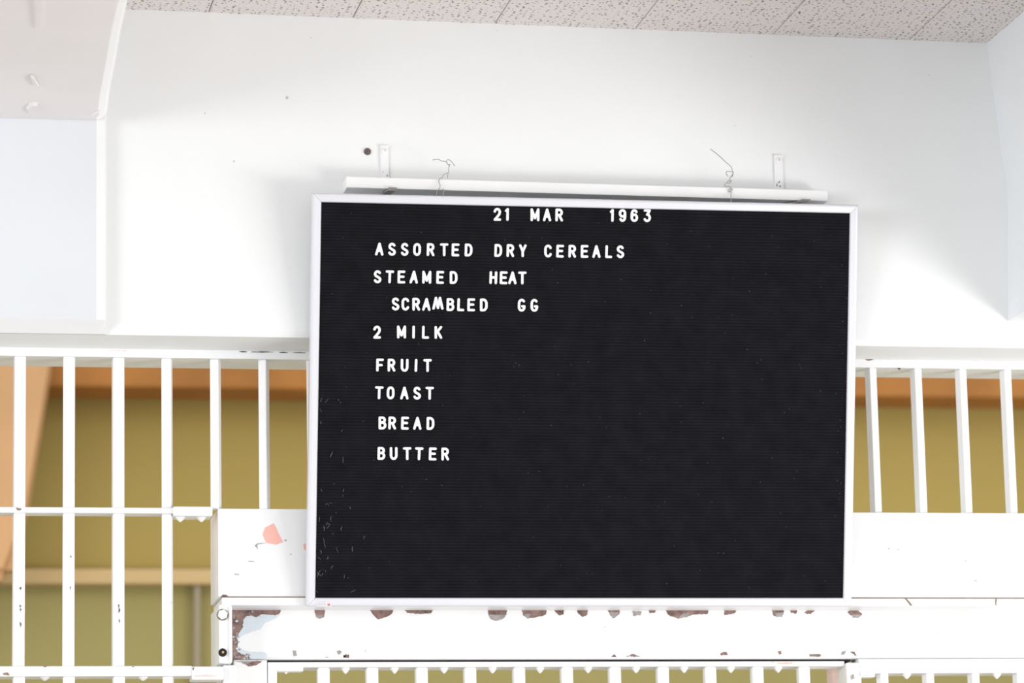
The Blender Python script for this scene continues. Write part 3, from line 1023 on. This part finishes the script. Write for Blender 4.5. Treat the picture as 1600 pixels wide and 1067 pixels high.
# each word: (text, [(left, right) ...], top, bottom) measured on the photograph's letters
ROWS = [
    ('21', [(525, 554), (571, 586)], 38, 86.5), ('MAR', [(668, 703), (715, 750), (763, 796)], 40, 88.5), ('1963', [(977, 994), (1010, 1040), (1056, 1086), (1106, 1136)], 43, 91),
    ('ASSORTED', [(65, 98), (115, 146), (164, 195), (212, 243), (265, 296), (317, 350), (362, 392), (412, 443)], 175, 223),
    ('DRY', [(527, 558), (575, 605), (622, 654)], 179, 227), ('CEREALS', [(721, 752), (767, 798), (815, 845), (863, 893), (908, 940), (958, 985), (1002, 1032)], 181, 230),
    ('STEAMED', [(59, 90), (105, 138), (152, 183), (199, 231), (247, 284), (303, 332), (355, 385)], 281, 330),
    ('HEAT', [(508, 539), (550, 577), (581, 615), (620, 653)], 284, 332.5),
    ('SCRAWBLED', [(129, 160), (168, 198), (210, 240), (248, 280), (287, 331), (343, 372), (385, 410), (423, 453), (472, 502)], 388, 436),
    ('GG', [(619, 648), (667, 699)], 391, 439),
    ('2', [(58, 88)], 495, 543.5), ('MILK', [(150, 186), (210, 219), (247, 275), (295, 327)], 495, 543.5),
    ('FRUIT', [(70, 98), (114, 144), (165, 194), (219, 228), (252, 286)], 623, 672),
    ('TOAST', [(64, 97), (110, 140), (163, 195), (213, 243), (261, 293)], 730, 779.5),
    ('BREAD', [(80, 108), (117, 146), (166, 196), (213, 245), (264, 296)], 848, 896.5),
    ('BUTTER', [(75, 104), (123, 152), (174, 206), (218, 253), (274, 303), (322, 353)], 966, 1015),
]
ORD = ['first', 'second', 'third', 'fourth', 'fifth', 'sixth', 'seventh', 'eighth', 'ninth']
for text, ex, y0, y1 in ROWS:
    word = text.replace('AW', 'AM')
    for k, (ch, (xa, xb)) in enumerate(zip(text, ex)):
        px = 560 + (xa + xb) / 2 / 2.482
        # lines of letters follow the felt grooves
        yb = 310 + (y1 - 4.5) / 2.482
        u, w_ = on_board(px, yb + (0.010 * (px - (560 + (ex[0][0] + ex[-1][1]) / 2 / 2.482))))
        wc = (xb - xa) / 2.482 * 0.001374 - 2 * ST
        std = {'I': 0.001, '1': 0.0085, 'M': 0.0138, 'W': 0.0185, 'T': 0.0126, 'A': 0.0124, 'L': 0.0098, 'F': 0.0106}.get(ch, 0.0111)
        if ch in '1':
            u -= 0.0008
        if ch == 'W':
            w_ += 0.0025
        name = 'digit' if ch.isdigit() else 'letter'
        o = bpy.data.objects.new(name + '_' + ('m' if ch == 'W' else ch.lower()) if not ch.isdigit() else 'digit_' + {'1': 'one', '2': 'two', '3': 'three', '6': 'six', '9': 'nine'}[ch], letter_mesh(ch, std))
        COL.objects.link(o)
        rot = math.radians(random.uniform(-1.2, 1.2) + {'W': -1.5}.get(ch, 0))
        o.matrix_world = SM @ Matrix.Translation((u, 0.0044 - 0.0013, w_)) @ Matrix.Rotation(rot, 4, 'Y')
        real = 'M' if ch == 'W' else ch
        if len(word) == 1:
            lab_ = 'white plastic numeral 2 standing alone before the word MILK'
        else:
            num = word.isdigit()
            lab_ = f"white plastic {'numeral' if num else 'letter'} {real}, {ORD[k]} in {'the date number' if num else 'the word'} {word} on the board"
            if ch == 'W':
                lab_ = 'raised white letter M with splayed legs, in the word SCRAMBLED'
        o['label'] = lab_
        o['category'] = 'letter' if not ch.isdigit() else 'numeral'
        o['group'] = 'white letters on the menu board'

# lint caught in the felt
random.seed(5)
bm = bmesh.new()


def fibre(u, v, ln, ang, r):
    pts = []
    a = ang
    x, z = u, v
    for i in range(6):
        pts.append((x, 0.0036 - 0.0004 * (i % 2), z))
        a += random.uniform(-0.6, 0.6)
        x += math.cos(a) * ln / 5
        z += math.sin(a) * ln / 5
    tube(bm, pts, [r * 0.4, r, r * 0.9, r, r * 0.7, r * 0.3], 5)


for k in range(150):
    fibre(random.uniform(FR + 0.01, W - FR - 0.015), random.uniform(FR + 0.01, H - FR - 0.012), random.uniform(0.001, 0.004), random.uniform(0, 6.28), random.uniform(0.0003, 0.0006))
for k in range(44):
    fibre(FR + 0.003 + abs(random.gauss(0, 0.035)), random.choice((random.uniform(FR + 0.01, 0.45), random.uniform(FR + 0.01, 0.22))), random.uniform(0.003, 0.014), 1.5 + random.uniform(-0.7, 0.7), random.uniform(0.0003, 0.0007))
for k in range(25):
    fibre(W - FR - 0.003 - abs(random.gauss(0, 0.01)), random.uniform(0.1, H - 0.1), random.uniform(0.001, 0.004), 1.5 + random.uniform(-0.7, 0.7), random.uniform(0.0003, 0.0006))
me = bpy.data.meshes.new('lint')
bm.to_mesh(me)
bm.free()
me.materials.append(M['lint'])
lint = bpy.data.objects.new('lint', me)
COL.objects.link(lint)
lint.matrix_world = SM
lint['label'] = 'specks and threads of grey lint stuck to the black felt of the board'
lint['category'] = 'lint'
lint['kind'] = 'stuff'


# ---------------------------------------------------------------- hanging wires
def wire(parts, label, r=0.00085):
    """each part: pixels with a distance in front of the slat face"""
    bm = bmesh.new()
    for pts, closed in parts:
        tube(bm, smooth_path([at(x, y, yfront - d) for x, y, d in pts], 5), r, 6)
    return build('hanging_wire', bm, 'wire', smooth=True, label=label, category='wire', group='wires that hold the menu board')


top_back = 0.046
L1 = lambda L: [(670 + x / 15.7, 240 + y / 15.7, d) for x, y, d in L]
wire([(L1([(90, 155, .012), (230, 138, .012), (300, 175, .01), (420, 200, .008), (470, 265, .006), (520, 262, .006), (500, 300, .005), (485, 380, .004), (490, 455, .003), (440, 480, .003), (365, 520, .002), (330, 590, .002), (270, 610, .0025), (245, 690, .004), (275, 770, .006), (265, 840, .008), (210, 910, .014), (185, 1000, .026), (175, 1060, .04)]), 0),
      (L1([(640, 305, .012), (560, 200, .012), (480, 145, .01), (435, 190, .009), (460, 260, .006), (510, 300, .006), (480, 380, .004), (500, 450, .003)]), 0),
      (L1([(490, 455, .002), (465, 520, .0), (458, 590, -.004)]), 0),
      (L1([(340, 860, -.004), (370, 910, .008), (355, 985, .024), (350, 1060, .04)]), 0)],
     'thin twisted wire over the slat with two spread ends, towards the dark plug')
L2 = lambda L: [(1100 + x / 11.85, 225 + y / 11.85, d) for x, y, d in L]
wire([(L2([(115, 90, .014), (270, 210, .013), (400, 330, .011), (500, 420, .008), (530, 510, .006), (545, 535, .005), (500, 600, .006), (475, 650, .004), (510, 680, .006), (470, 690, .004), (430, 685, .004)]), 0),
      (L2([(445, 600, .01), (410, 545, .01), (430, 508, .008), (520, 515, .006), (535, 560, .004), (520, 605, .006), (480, 620, .006), (465, 680, .004), (500, 700, .003), (470, 730, .003), (430, 715, .003), (395, 740, .002), (390, 785, .002), (480, 785, .002), (505, 830, .003), (500, 900, .004), (500, 960, .008), (500, 1020, .022), (500, 1070, .04)]), 0),
      (L2([(535, 850, .003), (490, 830, .004), (455, 850, .003), (465, 885, .003), (495, 870, .004)]), 0)],
     'thin twisted wire with one long loose end pointing up left, nearer the right strap')
